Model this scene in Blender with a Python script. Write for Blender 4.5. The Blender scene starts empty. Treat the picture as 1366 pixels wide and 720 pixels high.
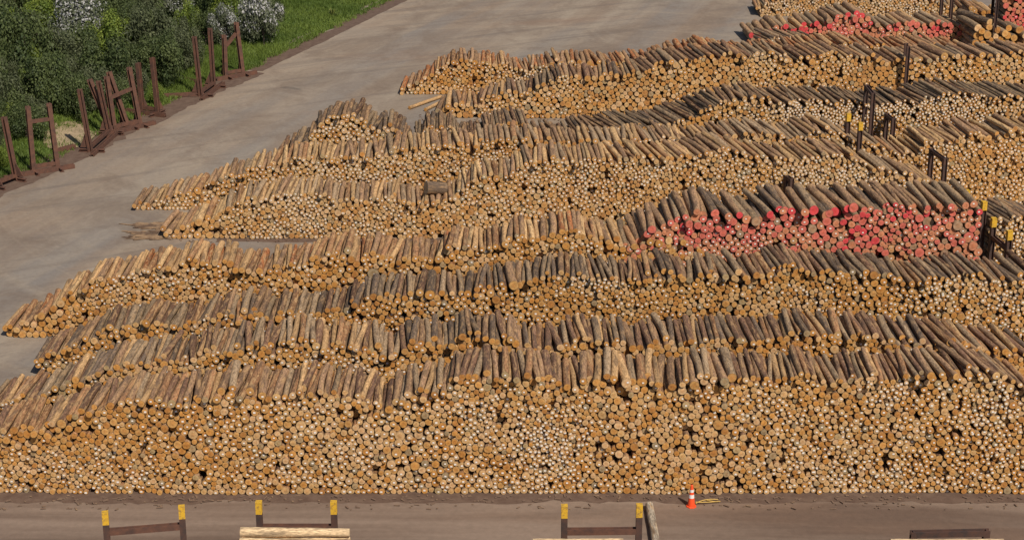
import bpy, bmesh, math, random, heapq
import numpy as np
from mathutils import Vector, Matrix, noise
from mathutils.bvhtree import BVHTree

random.seed(7); np.random.seed(7)
scene = bpy.context.scene
COL = scene.collection
PI = math.pi
# ------------------------------------------------------------------ camera
W0, H0, F = 1366.0, 720.0, 2500.0
CAMH = 32.5
TH = math.radians(19.8)
CF, SF = math.cos(TH), math.sin(TH)
cam_d = bpy.data.cameras.new('camera')
cam_d.sensor_width = 36.0; cam_d.lens = 36.0 * F / W0
cam_d.clip_end = 2000
cam = bpy.data.objects.new('camera', cam_d); COL.objects.link(cam)
cam.location = (0, 0, CAMH); cam.rotation_euler = (PI / 2 - TH, 0, 0)
scene.camera = cam

def ray(x, y):
    u, v = x - 683.0, y - 360.0
    return (u, F * CF - v * SF, -F * SF - v * CF)
def atY(x, y, Y):                      # point on the vertical plane at depth Y
    d = ray(x, y); t = Y / d[1]
    return d[0] * t, CAMH + d[2] * t
def atZ(x, y, z=0.0):                  # point on the level at height z
    d = ray(x, y); t = (z - CAMH) / d[2]
    return Vector((d[0] * t, d[1] * t, z))
def proj(X, Y, Z):
    dz = Z - CAMH
    dep = Y * CF - dz * SF
    return 683 + F * X / dep, 360 - F * (Y * SF + dz * CF) / dep

# ------------------------------------------------------------------ world, sun
w = bpy.data.worlds.new('World'); scene.world = w; w.use_nodes = True
nt = w.node_tree; nt.nodes.clear()
LD = Vector((-0.42, 0.72, -0.90)).normalized()
el = math.asin(-LD.z)
sky = nt.nodes.new('ShaderNodeTexSky'); sky.sky_type = 'NISHITA'; sky.sun_disc = False
sky.sun_elevation = el; sky.sun_rotation = math.atan2(-LD.x, -LD.y)
bg = nt.nodes.new('ShaderNodeBackground'); bg.inputs[1].default_value = 0.068
out = nt.nodes.new('ShaderNodeOutputWorld')
nt.links.new(sky.outputs[0], bg.inputs[0]); nt.links.new(bg.outputs[0], out.inputs[0])
sd = bpy.data.lights.new('sun', 'SUN'); sd.energy = 4.7; sd.angle = math.radians(0.5); sd.color = (1, 0.915, 0.79)
so = bpy.data.objects.new('sun', sd); COL.objects.link(so)
so.rotation_euler = LD.to_track_quat('-Z', 'Y').to_euler()
scene.view_settings.view_transform = 'Standard'; scene.view_settings.look = 'None'
scene.view_settings.exposure = 0.0; scene.view_settings.gamma = 1.0
scene.view_settings.use_curve_mapping = False

# ------------------------------------------------------------------ materials
class N:
    def __init__(s, name, rough=0.85, spec=0.2):
        s.m = bpy.data.materials.new(name); s.m.use_nodes = True
        s.t = s.m.node_tree; s.b = s.t.nodes['Principled BSDF']
        s.b.inputs['Roughness'].default_value = rough
        s.b.inputs['Specular IOR Level'].default_value = spec
    def n(s, typ, **kw):
        o = s.t.nodes.new(typ)
        for k, v in kw.items(): setattr(o, k, v)
        return o
    def l(s, a, b): s.t.links.new(a, b)
    def attr(s, name): return s.n('ShaderNodeAttribute', attribute_name=name)
    def noise(s, vec, scale, detail=4, rough=0.6, dist=0.0):
        o = s.n('ShaderNodeTexNoise'); o.inputs['Scale'].default_value = scale
        o.inputs['Detail'].default_value = detail; o.inputs['Roughness'].default_value = rough
        o.inputs['Distortion'].default_value = dist
        if vec is not None: s.l(vec, o.inputs['Vector'])
        return o.outputs['Fac']
    def ramp(s, fac, stops, interp='LINEAR'):
        o = s.n('ShaderNodeValToRGB'); o.color_ramp.interpolation = interp
        e = o.color_ramp.elements
        while len(e) < len(stops): e.new(0.5)
        for i, (p, c) in enumerate(stops):
            e[i].position = p
            e[i].color = (c, c, c, 1) if not hasattr(c, '__len__') else (*c, 1)
        s.l(fac, o.inputs[0]); return o.outputs[0]
    def mix(s, fac, a, b, mode='MIX'):
        o = s.n('ShaderNodeMix', data_type='RGBA', blend_type=mode)
        for sock, v in ((o.inputs[0], fac), (o.inputs[6], a), (o.inputs[7], b)):
            if hasattr(v, 'links'): s.l(v, sock)
            elif hasattr(v, '__len__'): sock.default_value = (*v, 1)
            else: sock.default_value = v
        return o.outputs[2]
    def rot(s, vec, a):
        o = s.n('ShaderNodeMapping'); o.inputs['Rotation'].default_value = (0, 0, math.radians(a)); s.l(vec, o.inputs['Vector']); return o.outputs[0]
    def mapping(s, vec, sc, loc=(0, 0, 0), rot=(0, 0, 0)):
        o = s.n('ShaderNodeMapping'); o.inputs['Scale'].default_value = sc
        o.inputs['Location'].default_value = loc; o.inputs['Rotation'].default_value = rot
        s.l(vec, o.inputs['Vector']); return o.outputs[0]
    def bump(s, h, strength=0.5, dist=0.02):
        o = s.n('ShaderNodeBump'); o.inputs['Strength'].default_value = strength
        o.inputs['Distance'].default_value = dist
        s.l(h, o.inputs['Height']); s.l(o.outputs[0], s.b.inputs['Normal'])
    def base(s, c):
        if hasattr(c, 'links'): s.l(c, s.b.inputs['Base Color'])
        else: s.b.inputs['Base Color'].default_value = (*c, 1)

def mat_bark():
    k = N('bark', 0.9, 0.15); t = k.attr('tint'); c = k.attr('lco').outputs['Vector']
    n1 = k.noise(k.mapping(c, (1.5, 9.0, 37.0)), 1.0, 5, 0.65, 0.4)
    n2 = k.noise(k.mapping(c, (5.0, 22.0, 53.0)), 1.0, 3, 0.6)
    n3 = k.noise(k.mapping(c, (1.1, 5.0, 91.0)), 1.0, 3, 0.5)
    v = k.ramp(n2, [(0.3, 0.42), (0.7, 1.5)])
    col = k.mix(1.0, t.outputs['Color'], v, 'MULTIPLY')
    peel = k.ramp(n1, [(0.51, 0.0), (0.58, 1.0)])
    pa = k.n('ShaderNodeMath', operation='MULTIPLY'); k.l(peel, pa.inputs[0]); k.l(t.outputs['Alpha'], pa.inputs[1])
    col = k.mix(pa.outputs[0], col, k.mix(n2, (0.36, 0.205, 0.09), (0.52, 0.34, 0.175)))
    dark = k.ramp(n3, [(0.52, 0.0), (0.66, 0.6)])
    col = k.mix(dark, col, (0.085, 0.058, 0.044))
    k.base(col); k.bump(n2, 0.6, 0.03)
    return k.m
def mat_end():
    k = N('cut_wood', 0.75, 0.25); t = k.attr('tint'); c = k.attr('lco').outputs['Vector']
    sp = k.n('ShaderNodeSeparateXYZ'); k.l(c, sp.inputs[0])
    fl = k.mapping(c, (1, 1, 0)); ln = k.n('ShaderNodeVectorMath', operation='LENGTH'); k.l(fl, ln.inputs[0])
    r = ln.outputs['Value']
    ring = k.n('ShaderNodeMath', operation='SINE'); m = k.n('ShaderNodeMath', operation='MULTIPLY'); m.inputs[1].default_value = 62
    k.l(r, m.inputs[0]); k.l(m.outputs[0], ring.inputs[0])
    rg = k.ramp(ring.outputs[0], [(0.0, 0.88), (1.0, 1.06)])
    nz = k.noise(k.mapping(c, (1.6, 1.6, 71.0)), 1.0, 4, 0.6)
    col = k.mix(1.0, t.outputs['Color'], rg, 'MULTIPLY')
    col = k.mix(1.0, col, k.ramp(nz, [(0.28, 0.62), (0.72, 1.28)]), 'MULTIPLY')
    heart = k.ramp(r, [(0.0, (1.0, 0.86, 0.72)), (0.45, (1.0, 0.9, 0.78)), (0.62, (1.06, 1.05, 1.0)), (0.9, (1.02, 1.0, 0.95)), (1.0, (0.4, 0.33, 0.28))])
    col = k.mix(1.0, col, heart, 'MULTIPLY')
    k.base(col); k.bump(nz, 0.3, 0.01)
    return k.m
def mat_plain(name, c, rough=0.6, var=0.25, scale=6.0, c2=None, spec=0.3, bump=0.2, thr=(0.35, 0.7)):
    k = N(name, rough, spec); tc = k.n('ShaderNodeTexCoord').outputs['Object']
    n = k.noise(tc, scale, 5, 0.65)
    c2 = c2 or tuple(x * (1 - var) for x in c)
    k.base(k.mix(k.ramp(n, [(thr[0], 0.0), (thr[1], 1.0)]), c, c2)); k.bump(n, bump, 0.01)
    return k.m
M_BARK, M_END = mat_bark(), mat_end()
M_TAG = mat_plain('white_paper_tag', (0.78, 0.72, 0.65), 0.6, 0.12)
M_RUST = mat_plain('rusty_steel', (0.145, 0.066, 0.042), 0.8, 0.4, 3.5, (0.07, 0.04, 0.032))
M_DARKST = mat_plain('dark_brown_steel', (0.10, 0.05, 0.036), 0.7, 0.4, 3.0, (0.045, 0.034, 0.032))
M_YEL = mat_plain('yellow_paint', (0.62, 0.36, 0.03), 0.6, 0.3, 9.0, (0.26, 0.15, 0.05), thr=(0.48, 0.68))
M_ORG = mat_plain('orange_plastic', (0.85, 0.09, 0.025), 0.45, 0.15, 5.0)
M_WHITE = mat_plain('white_band', (0.75, 0.72, 0.70), 0.4, 0.15, 6.0)
M_STRAP = mat_plain('yellow_strap', (0.55, 0.36, 0.10), 0.6, 0.2, 9.0)
M_CHIP = mat_plain('bark_chips', (0.16, 0.10, 0.068), 0.95, 0.5, 3.0, (0.32, 0.21, 0.12), thr=(0.55, 0.7))

def mat_leaf(name, c1, c2, trans=0.15):
    k = N(name, 0.6, 0.25); t = k.attr('tint')
    k.base(k.mix(t.outputs['Fac'], c1, c2))
    tr = k.n('ShaderNodeBsdfTranslucent'); tr.inputs[0].default_value = (c2[0], c2[1], c2[2], 1)
    mx = k.n('ShaderNodeMixShader'); mx.inputs[0].default_value = trans
    k.l(k.b.outputs[0], mx.inputs[1]); k.l(tr.outputs[0], mx.inputs[2])
    k.l(mx.outputs[0], k.t.nodes['Material Output'].inputs[0])
    return k.m
M_TRUNK = mat_plain('grey_trunk', (0.10, 0.075, 0.055), 0.9, 0.4)

# ------------------------------------------------------------------ object helpers
def link(name, me, parent=None):
    o = bpy.data.objects.new(name, me); COL.objects.link(o)
    if parent: o.parent = parent
    return o
def tag(o, label, cat, group=None, kind=None):
    o['label'] = label
    if cat: o['category'] = cat
    if group: o['group'] = group
    if kind: o['kind'] = kind
    return o
def structure(name, me, label=None):
    o = link(name, me); o['kind'] = 'structure'
    if label: o['label'] = label
    return o
def bm_mesh(bm, name, mats, smooth=False):
    me = bpy.data.meshes.new(name); bm.to_mesh(me); bm.free()
    for m in (mats if isinstance(mats, (list, tuple)) else [mats]): me.materials.append(m)
    if smooth:
        me.polygons.foreach_set('use_smooth', [True] * len(me.polygons))
    return me
def np_mesh(name, V, faces_flat, sizes, mats, mat_idx=None, tint=None, lco=None, smooth=None):
    me = bpy.data.meshes.new(name)
    V = np.asarray(V, np.float32); ff = np.asarray(faces_flat, np.int32); sz = np.asarray(sizes, np.int32)
    me.vertices.add(len(V)); me.vertices.foreach_set('co', V.ravel())
    me.loops.add(len(ff)); me.loops.foreach_set('vertex_index', ff)
    me.polygons.add(len(sz))
    st = np.concatenate(([0], np.cumsum(sz)[:-1])).astype(np.int32)
    me.polygons.foreach_set('loop_start', st)
    for m in mats: me.materials.append(m)
    if mat_idx is not None: me.polygons.foreach_set('material_index', np.asarray(mat_idx, np.int32))
    if smooth is not None: me.polygons.foreach_set('use_smooth', np.asarray(smooth, bool))
    if tint is not None:
        a = me.attributes.new('tint', 'FLOAT_COLOR', 'POINT'); a.data.foreach_set('color', np.asarray(tint, np.float32).ravel())
    if lco is not None:
        a = me.attributes.new('lco', 'FLOAT_VECTOR', 'POINT'); a.data.foreach_set('vector', np.asarray(lco, np.float32).ravel())
    me.update(calc_edges=True); me.validate()
    return me

# ------------------------------------------------------------------ log stacks
def interp(pts):
    xs = [p[0] for p in pts]; ys = [p[1] for p in pts]
    return lambda x: float(np.interp(x, xs, ys))

def pack(X0, X1, prof, rfun, rng):
    """Stack circles of mixed size under the profile, lowest pit first."""
    P = []; nxt = {}; prv = {}; alive = []
    def add(x, z, r):
        P.append((x, z, r)); return len(P) - 1
    x = X0; last = None
    while x < X1:
        r = rfun(x, 0.15)
        if prof(x + r) > r * 0.3:
            i = add(x + r, r, r)
            if last is not None: nxt[last] = i; prv[i] = last
            last = i
        else:
            last = None if last is None else last
        x += 2 * r + rng.random() * 0.015
    heap = []
    def tangent(a, b, r):
        (x1, z1, r1), (x2, z2, r2) = P[a], P[b]
        d = math.hypot(x2 - x1, z2 - z1); A, B = r1 + r, r2 + r
        if d > A + B or d < 1e-6: return None
        t = (A * A - B * B + d * d) / (2 * d); h2 = A * A - t * t
        if h2 < 0: return None
        h = math.sqrt(h2); ux, uz = (x2 - x1) / d, (z2 - z1) / d
        return (x1 + ux * t - uz * h, z1 + uz * t + ux * h)
    def push(a, b):
        mx, mz = (P[a][0] + P[b][0]) / 2, (P[a][1] + P[b][1]) / 2
        for k in range(4):
            r = rfun(mx, mz) * (1 + 0.25 * k)
            q = tangent(a, b, r)
            if q: heapq.heappush(heap, (q[1], a, b, q[0], r)); return
    for a in list(nxt): push(a, nxt[a])
    while heap:
        z, a, b, x, r = heapq.heappop(heap)
        if nxt.get(a) != b or P[a][0] > P[b][0] - 0.01: continue
        if z > prof(x) + 0.22: continue
        if not (X0 - 0.3 < x < X1 + 0.3) or z < r * 0.9 or len(P) > 6000: continue
        hitp = hitq = None; p = a
        for _ in range(7):
            p = prv.get(p)
            if p is None: break
            if math.hypot(P[p][0] - x, P[p][1] - z) < P[p][2] + r - 0.006: hitp = p
        q = b
        for _ in range(7):
            q = nxt.get(q)
            if q is None: break
            if math.hypot(P[q][0] - x, P[q][1] - z) < P[q][2] + r - 0.006: hitq = q
        if hitp is not None or hitq is not None:
            na, nb = (hitp if hitp is not None else a), (hitq if hitq is not None else b)
            k = na
            while k != nb:
                k2 = nxt.pop(k); prv.pop(k2, None); k = k2
            nxt[na] = nb; prv[nb] = na
            push(na, nb); continue
        i = add(x, z, r)
        nxt[a] = i; prv[i] = a; nxt[i] = b; prv[b] = i
        push(a, i); push(i, b)
    top = set(nxt) | set(prv)
    return P, top

BARK = {  # name -> (rgb, how much of the bark is peeled)
 'grey-brown': ((0.26, 0.155, 0.09), 0.7), 'brown': ((0.275, 0.142, 0.070), 0.9), 'tan': ((0.41, 0.25, 0.12), 1.0),
 'reddish-brown': ((0.30, 0.115, 0.046), 0.9), 'dark grey': ((0.135, 0.095, 0.068), 0.45), 'weathered grey': ((0.27, 0.188, 0.116), 0.4),
 'dark brown': ((0.155, 0.085, 0.053), 0.6), 'straw-coloured': ((0.44, 0.285, 0.14), 1.0)}
ENDS = [(0.49, 0.245, 0.068), (0.51, 0.268, 0.085), (0.46, 0.218, 0.057), (0.50, 0.28, 0.10), (0.47, 0.255, 0.088), (0.40, 0.19, 0.056)]
PALE = [(0.54, 0.345, 0.17), (0.51, 0.325, 0.15), (0.56, 0.365, 0.20)]
GREY = [(0.34, 0.245, 0.14), (0.30, 0.225, 0.135), (0.37, 0.27, 0.145)]
REDS = [('bright red', (0.58, 0.065, 0.075)), ('pink-red', (0.56, 0.145, 0.11)), ('salmon', (0.52, 0.215, 0.12)), ('orange-tan', (0.47, 0.25, 0.115)), ('dull brown', (0.35, 0.22, 0.14))]

LOGS = []   # dicts
def row(rid, name, base, Y, L, pts, xl, xr, rmean, barks, yaw=None, pale=0.25, tags=0.3, red=False, seed=1, slope=0.0, fade=0.0, big=0.0, tw=1.0, clip=(-1e6, 1e6), dk=1.0, redb=0.0):
    rng = random.Random(seed * 101 + 5)
    yaw = yaw or (lambda px: 0.0)
    prof_pts = []
    for (px, py) in pts:
        X, z = atY(px, py, Y); prof_pts.append((X, max(z, 0.05)))
    prof0 = interp(prof_pts)
    def prof(x):
        p = prof0(x)
        return p + 0.16 + min(1, p) * (0.26 * noise.noise(Vector((x * 0.9, seed * 3.1, 0))) + 0.12 * noise.noise(Vector((x * 2.6, seed * 3.1, 4))))
    X0, X1 = atY(xl, 360, Y)[0], atY(xr, 360, Y)[0]
    def nz(x, z, s, o): return noise.noise(Vector((x * s, z * s, seed * 7.3 + o)))
    def rfun(x, z):
        c = nz(x, z * 1.6, 0.35, 0.0)
        m = rmean * (1.0 + 0.38 * c)
        r = m * math.exp(rng.gauss(0, 0.135))
        if z > prof(x) - 0.55: r *= 1.05
        if rng.random() < big: r *= 1.5
        return min(max(r, 0.075), 0.225 if red and rid == 5 else 0.30)
    P, top = pack(X0, X1, prof, rfun, rng)
    names = list(barks.keys()); wts = list(barks.values())
    for i, (x, z, r) in enumerate(P):
        istop = i in top
        px = proj(x, Y, z)[0]
        if not clip[0] < px < clip[1]: continue
        c = nz(x, z * 1.6, 0.35, 0.0)
        yo = 0.14 * nz(x, z, 0.25, 3.0) + rng.gauss(0, 0.05)
        if not istop:
            h = nz(x, z * 1.2, 1.1, 9.0)
            if h > 0.64 and rng.random() < 0.55: yo += rng.uniform(0.2, 0.55)
            elif rng.random() < 0.015: yo += rng.uniform(0.2, 0.6)
        else:
            yo += rng.gauss(0, 0.16)
        ya = math.radians(yaw(px)) if istop else math.radians(yaw(px) * 0.25)
        if istop: ya += math.radians(2.8 * tw) * nz(x, 0, 0.45, 21.0) * 1.6 + math.radians(rng.gauss(0, 2.5 * tw))
        else: ya += math.radians(rng.gauss(0, 0.4))
        bn = names[min(len(names) - 1, max(0, int(((nz(x, 0, 0.22, 31.0) * 0.9 + rng.gauss(0, 0.30)) * 0.5 + 0.5) * len(names))))] if rng.random() < 0.5 else rng.choices(names, wts)[0]
        rgb, peel = BARK[bn]
        v = rng.uniform(0.8, 1.45)
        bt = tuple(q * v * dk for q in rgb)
        pz = pale + 0.6 * max(0, -c) + 0.5 * nz(x, z, 0.18, 44.0)
        u = rng.random(); rn = None
        if red:
            rp = rng.random() - 0.06 + 0.55 * nz(x, z, 0.5, 60.0)
            hz = z / max(prof(x), 1)
            rp += (0.75 - hz) * 1.1
            rp += redb; k = 0 if rp < -0.22 else 1 if rp < 0.25 else 2 if rp < 0.85 else 3 if rp < 1.3 else 4
            if rng.random() < 0.04: k = 4
            rn, et = REDS[k]
        elif u < pz: et = rng.choice(PALE)
        elif u > 0.955: et = rng.choice(GREY)
        else: et = rng.choice(ENDS)
        v = rng.uniform(0.9, 1.1); et = [q * v for q in et]
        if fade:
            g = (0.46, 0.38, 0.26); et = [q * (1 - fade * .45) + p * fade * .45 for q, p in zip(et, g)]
        tg = rng.random() < (0.12 + tags + 0.7 * nz(x, z, 0.2, 80.0) + 0.3 * max(0, -c))
        LOGS.append(dict(row=rid, x=x, z=z, r=r, Y=Y + slope * x, yo=yo, L=L * rng.uniform(0.95, 1.05), yaw=ya, top=istop,
                         bt=bt, peel=peel, et=et, bn=bn, tag=tg, rn=rn, rnd=rng.random() * 40, taper=rng.choice((1, -1)) * rng.uniform(0.05, 0.22),
                         pit=rng.gauss(0, 0.006) if istop else 0.0, px=px, seed=rng.randrange(10**6), hf=z / max(prof(x), 0.5)))

FRESH = {'tan': 2, 'brown': 3, 'grey-brown': 3, 'dark brown': 1, 'weathered grey': 1.5}
GREYISH = {'grey-brown': 3, 'dark grey': 2.2, 'weathered grey': 2, 'dark brown': 2, 'brown': 1}
ORANGE = {'reddish-brown': 2.5, 'tan': 2.5, 'brown': 2, 'grey-brown': 1, 'straw-coloured': 1}
PALEB = {'tan': 2, 'weathered grey': 2, 'grey-brown': 2.5, 'straw-coloured': 1, 'brown': 1}
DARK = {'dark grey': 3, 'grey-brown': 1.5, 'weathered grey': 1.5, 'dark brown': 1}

row(1, '', 0, 64.9, 2.6, [(-120, 640), (-60, 600), (0, 585), (40, 581), (75, 577), (110, 560), (185, 543), (260, 542), (330, 534), (365, 540), (400, 532), (420, 533), (480, 540), (514, 551), (544, 538), (585, 525), (619, 515), (680, 508), (736, 517), (766, 523), (804, 510), (849, 519), (905, 521), (942, 512), (1000, 517), (1036, 519), (1070, 510), (1108, 517), (1153, 512), (1190, 521), (1228, 506), (1292, 504), (1326, 514), (1366, 525), (1400, 560), (1440, 620)],
    -120, 1440, 0.118, FRESH, interp([(0, 0), (1150, 0), (1250, 5), (1330, 12)]), 0.30, 0.36, seed=1, big=0.02)
row(2, '', 0, 70.0, 2.6, [(-60, 575), (0, 549), (34, 538), (67, 533), (86, 520), (142, 503), (172, 499), (225, 487), (255, 484), (285, 476), (337, 472), (379, 464), (424, 469), (469, 472), (495, 474), (544, 472), (585, 465), (626, 459), (680, 461), (717, 469), (792, 463), (849, 467), (890, 469), (950, 463), (1017, 465), (1041, 456), (1123, 457), (1191, 459), (1221, 467), (1285, 468), (1366, 484), (1430, 520)],
    -60, 1430, 0.122, {**GREYISH, 'tan': 2}, interp([(0, 0), (1200, 2), (1330, 12)]), 0.2, 0.25, seed=2)
row(3, '', 0, 76.4, 2.65, [(50, 490), (70, 480), (86, 474), (116, 457), (139, 449), (180, 444), (202, 436), (240, 445), (277, 437), (322, 427), (375, 424), (434, 424), (464, 418), (494, 406), (530, 404), (565, 397), (617, 401), (644, 390), (700, 382), (726, 377), (797, 378), (850, 380), (930, 377), (1000, 373), (1066, 368), (1130, 371), (1175, 379), (1274, 380), (1347, 380), (1390, 375), (1440, 400)],
    47, 1440, 0.120, GREYISH, interp([(0, 0), (800, 1), (1000, 5), (1366, 9)]), 0.2, 0.28, seed=3, dk=0.88)
row(4, '', 0, 81.0, 2.75, [(2, 449), (37, 437), (82, 410), (94, 396), (120, 384), (161, 375), (195, 367), (229, 364), (270, 355), (311, 361), (356, 372), (394, 357), (430, 352), (464, 341), (482, 347), (512, 347), (539, 353), (572, 357), (602, 341), (644, 340), (674, 328), (711, 326), (737, 315), (760, 311), (794, 325), (826, 333), (858, 333), (905, 330), (935, 345)],
    0, 930, 0.130, ORANGE, interp([(0, 0), (700, 0), (850, 8)]), 0.22, 0.22, seed=4)
row(5, '', 0, 81.0, 3.5, [(838, 338), (856, 326), (872, 313), (893, 298), (928, 293), (947, 288), (966, 299), (998, 300), (1017, 291), (1046, 285), (1078, 289), (1104, 287), (1130, 283), (1159, 292), (1197, 280), (1226, 285), (1258, 281), (1293, 281), (1316, 290), (1340, 292), (1440, 340)],
    840, 1440, 0.150, {'weathered grey': 3, 'grey-brown': 2, 'dark grey': 1}, interp([(860, 4), (1320, 7)]), 0, 0.3, red=True, seed=5, tw=1.3, big=0.12, clip=(0, 1306))
row(6, '', 0, 95.2, 3.0, [(225, 314), (255, 312), (274, 298), (292, 293), (319, 279), (337, 271), (364, 271), (407, 266), (449, 270), (475, 275), (509, 270), (561, 275), (590, 274), (610, 264), (625, 253), (644, 246), (670, 238), (692, 231), (711, 221), (737, 216), (775, 220), (813, 220), (886, 218), (918, 218), (940, 211), (966, 210), (1017, 218), (1056, 223), (1078, 219), (1127, 214), (1159, 233), (1200, 240), (1240, 250), (1250, 290)],
    226, 1240, 0.120, PALEB, interp([(225, 0), (780, 2), (850, 14), (1000, 14), (1240, 10)]), 0.35, 0.42, seed=6, fade=0.25, big=0.03)
row(7, '', 0, 100.2, 3.0, [(187, 281), (215, 276), (232, 268), (262, 261), (292, 247), (340, 232), (380, 221), (411, 216), (452, 217), (490, 218), (512, 210), (539, 204), (572, 204), (595, 196), (640, 199), (674, 191), (711, 193), (760, 194), (800, 195), (832, 197), (928, 193), (1004, 187), (1024, 190), (1071, 193), (1091, 180), (1114, 185), (1143, 196), (1178, 207), (1219, 210), (1227, 197), (1264, 194), (1296, 188), (1338, 184), (1400, 180), (1450, 220)],
    188, 1450, 0.120, PALEB, interp([(187, 0), (800, 5), (1000, 10), (1366, 10)]), 0.25, 0.35, seed=7, fade=0.15)
row(8, '', 0, 105.3, 3.3, [(385, 212), (407, 195), (430, 169), (452, 163), (475, 161), (497, 171), (524, 176), (539, 184), (552, 215), (558, 246)],
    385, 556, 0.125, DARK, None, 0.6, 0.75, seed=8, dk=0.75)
row(9, '', 0, 105.3, 3.3, [(560, 188), (575, 178), (600, 178), (612, 188), (640, 190), (648, 178), (672, 170), (700, 174), (708, 188), (756, 190), (770, 182), (800, 180), (850, 178), (872, 172), (889, 169), (911, 164), (922, 158), (939, 147), (972, 142), (1000, 137), (1031, 142), (1050, 146), (1080, 142), (1102, 144), (1130, 142), (1149, 147), (1172, 150), (1191, 142), (1213, 148), (1244, 131), (1269, 133), (1297, 136), (1330, 139), (1366, 136), (1430, 150), (1460, 190)],
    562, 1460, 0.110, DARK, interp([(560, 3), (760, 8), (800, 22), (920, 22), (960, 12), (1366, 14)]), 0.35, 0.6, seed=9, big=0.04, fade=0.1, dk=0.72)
row(10, '', 0, 119.8, 3.3, [(585, 152), (610, 143), (636, 145), (662, 135), (677, 128), (692, 129), (719, 124), (737, 112), (756, 107), (794, 109), (822, 107), (850, 101), (867, 94), (889, 89), (933, 83), (969, 79), (1000, 81), (1025, 76), (1044, 85), (1072, 83), (1113, 78), (1138, 83), (1155, 80), (1174, 88), (1205, 87), (1219, 88), (1238, 83), (1269, 80), (1366, 79), (1430, 90), (1450, 130)],
    588, 1300, 0.150, {**GREYISH, 'tan': 1.5}, interp([(585, 0), (830, 2), (880, 12), (1366, 12)]), 0.2, 0.2, seed=10, fade=0.15, clip=(0, 1210))
row(10, '', 0, 119.8, 3.3, [(585, 152), (610, 143), (636, 145), (662, 135), (677, 128), (692, 129), (719, 124), (737, 112), (756, 107), (794, 109), (822, 107), (850, 101), (867, 94), (889, 89), (933, 83), (969, 79), (1000, 81), (1025, 76), (1044, 85), (1072, 83), (1113, 78), (1138, 83), (1155, 80), (1174, 88), (1205, 87), (1219, 88), (1238, 83), (1269, 80), (1366, 79), (1430, 90), (1450, 130)],
    1120, 1450, 0.165, {**GREYISH, 'tan': 1.5}, interp([(585, 0), (830, 2), (880, 12), (1366, 12)]), 0.2, 0.2, seed=20, fade=0.1, clip=(1214, 1e6))
row(11, '', 0, 126.0, 3.3, [(540, 128), (565, 112), (580, 101), (595, 92), (625, 86), (659, 90), (700, 100), (715, 94), (737, 90), (760, 86), (786, 89), (820, 92), (861, 86), (900, 78), (933, 70), (967, 74), (1000, 76), (1080, 70), (1135, 66), (1177, 70), (1240, 68), (1290, 76), (1310, 120)],
    541, 1310, 0.130, {'tan': 2, 'brown': 2, 'reddish-brown': 2, 'grey-brown': 2}, interp([(540, 0), (850, 4), (1200, 8)]), 0.35, 0.4, seed=11)
row(12, '', 0, 141.6, 3.5, [(984, 58), (1011, 50), (1039, 41), (1058, 42), (1072, 37), (1090, 36), (1116, 26), (1138, 22), (1152, 30), (1163, 34), (1180, 41), (1191, 36), (1224, 36), (1266, 37)],
    986, 1268, 0.185, {'weathered grey': 3, 'grey-brown': 2, 'tan': 1}, interp([(980, 4), (1270, 10)]), 0, 0.15, red=True, seed=12, redb=-0.3)
row(13, '', 0, 151.6, 3.3, [(996, 22), (1005, 20), (1019, 12), (1044, 5), (1090, -4), (1160, -6), (1235, 6), (1262, 14)],
    997, 1264, 0.120, PALEB, None, 0.5, 0.4, seed=13, fade=0.3)
row(14, '', 0, 140.5, 3.5, [(1240, -6), (1366, -10), (1480, -6)], 1260, 1480, 0.165, {'weathered grey': 3, 'grey-brown': 2}, None, 0, 0.15, red=True, seed=14, clip=(1340, 1e6), redb=-0.6)
row(15, '', 0, 138.2, 3.9, [(1274, 40), (1290, 33), (1306, 36), (1328, 46)], 1273, 1329, 0.26, {'brown': 2, 'weathered grey': 2, 'dark grey': 1}, lambda p: 8, 0.0, 0.0, seed=15, tw=2)
row(16, '', 0, 149.0, 3.9, [(1266, 4), (1292, 6), (1302, 22)], 1268, 1302, 0.20, {'brown': 2, 'tan': 2}, None, 0.1, 0.1, seed=16)
row(17, '', 0, 137.0, 3.2, [(1012, 62), (1022, 57), (1045, 56), (1062, 60)], 1012, 1064, 0.10, DARK, lambda p: 20, 0.6, 0.8, seed=17)
row(18, '', 0, 85.0, 3.0, [(1290, 306), (1345, 300), (1366, 303), (1440, 300)], 1280, 1440, 0.11, DARK, lambda p: 15, 0.3, 0.5, seed=18, clip=(1318, 1e6), dk=0.9)
# stray butts laid flat on the yard beside the far stacks
for px, py, yw in ((566, 148, 34), (583, 150, 26), (597, 151, 18)):
    g = atZ(px, py); rr = random.Random(px)
    LOGS.append(dict(row=10, x=g.x, z=0.13, r=0.12, Y=g.y, yo=0, L=3.6, yaw=-math.radians(yw), top=True, bt=BARK['tan'][0], peel=1, et=ENDS[1], bn='tan', tag=False, rn=None,
                     rnd=rr.random() * 40, taper=0.05, pit=0, px=px, seed=px, hf=1))

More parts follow.
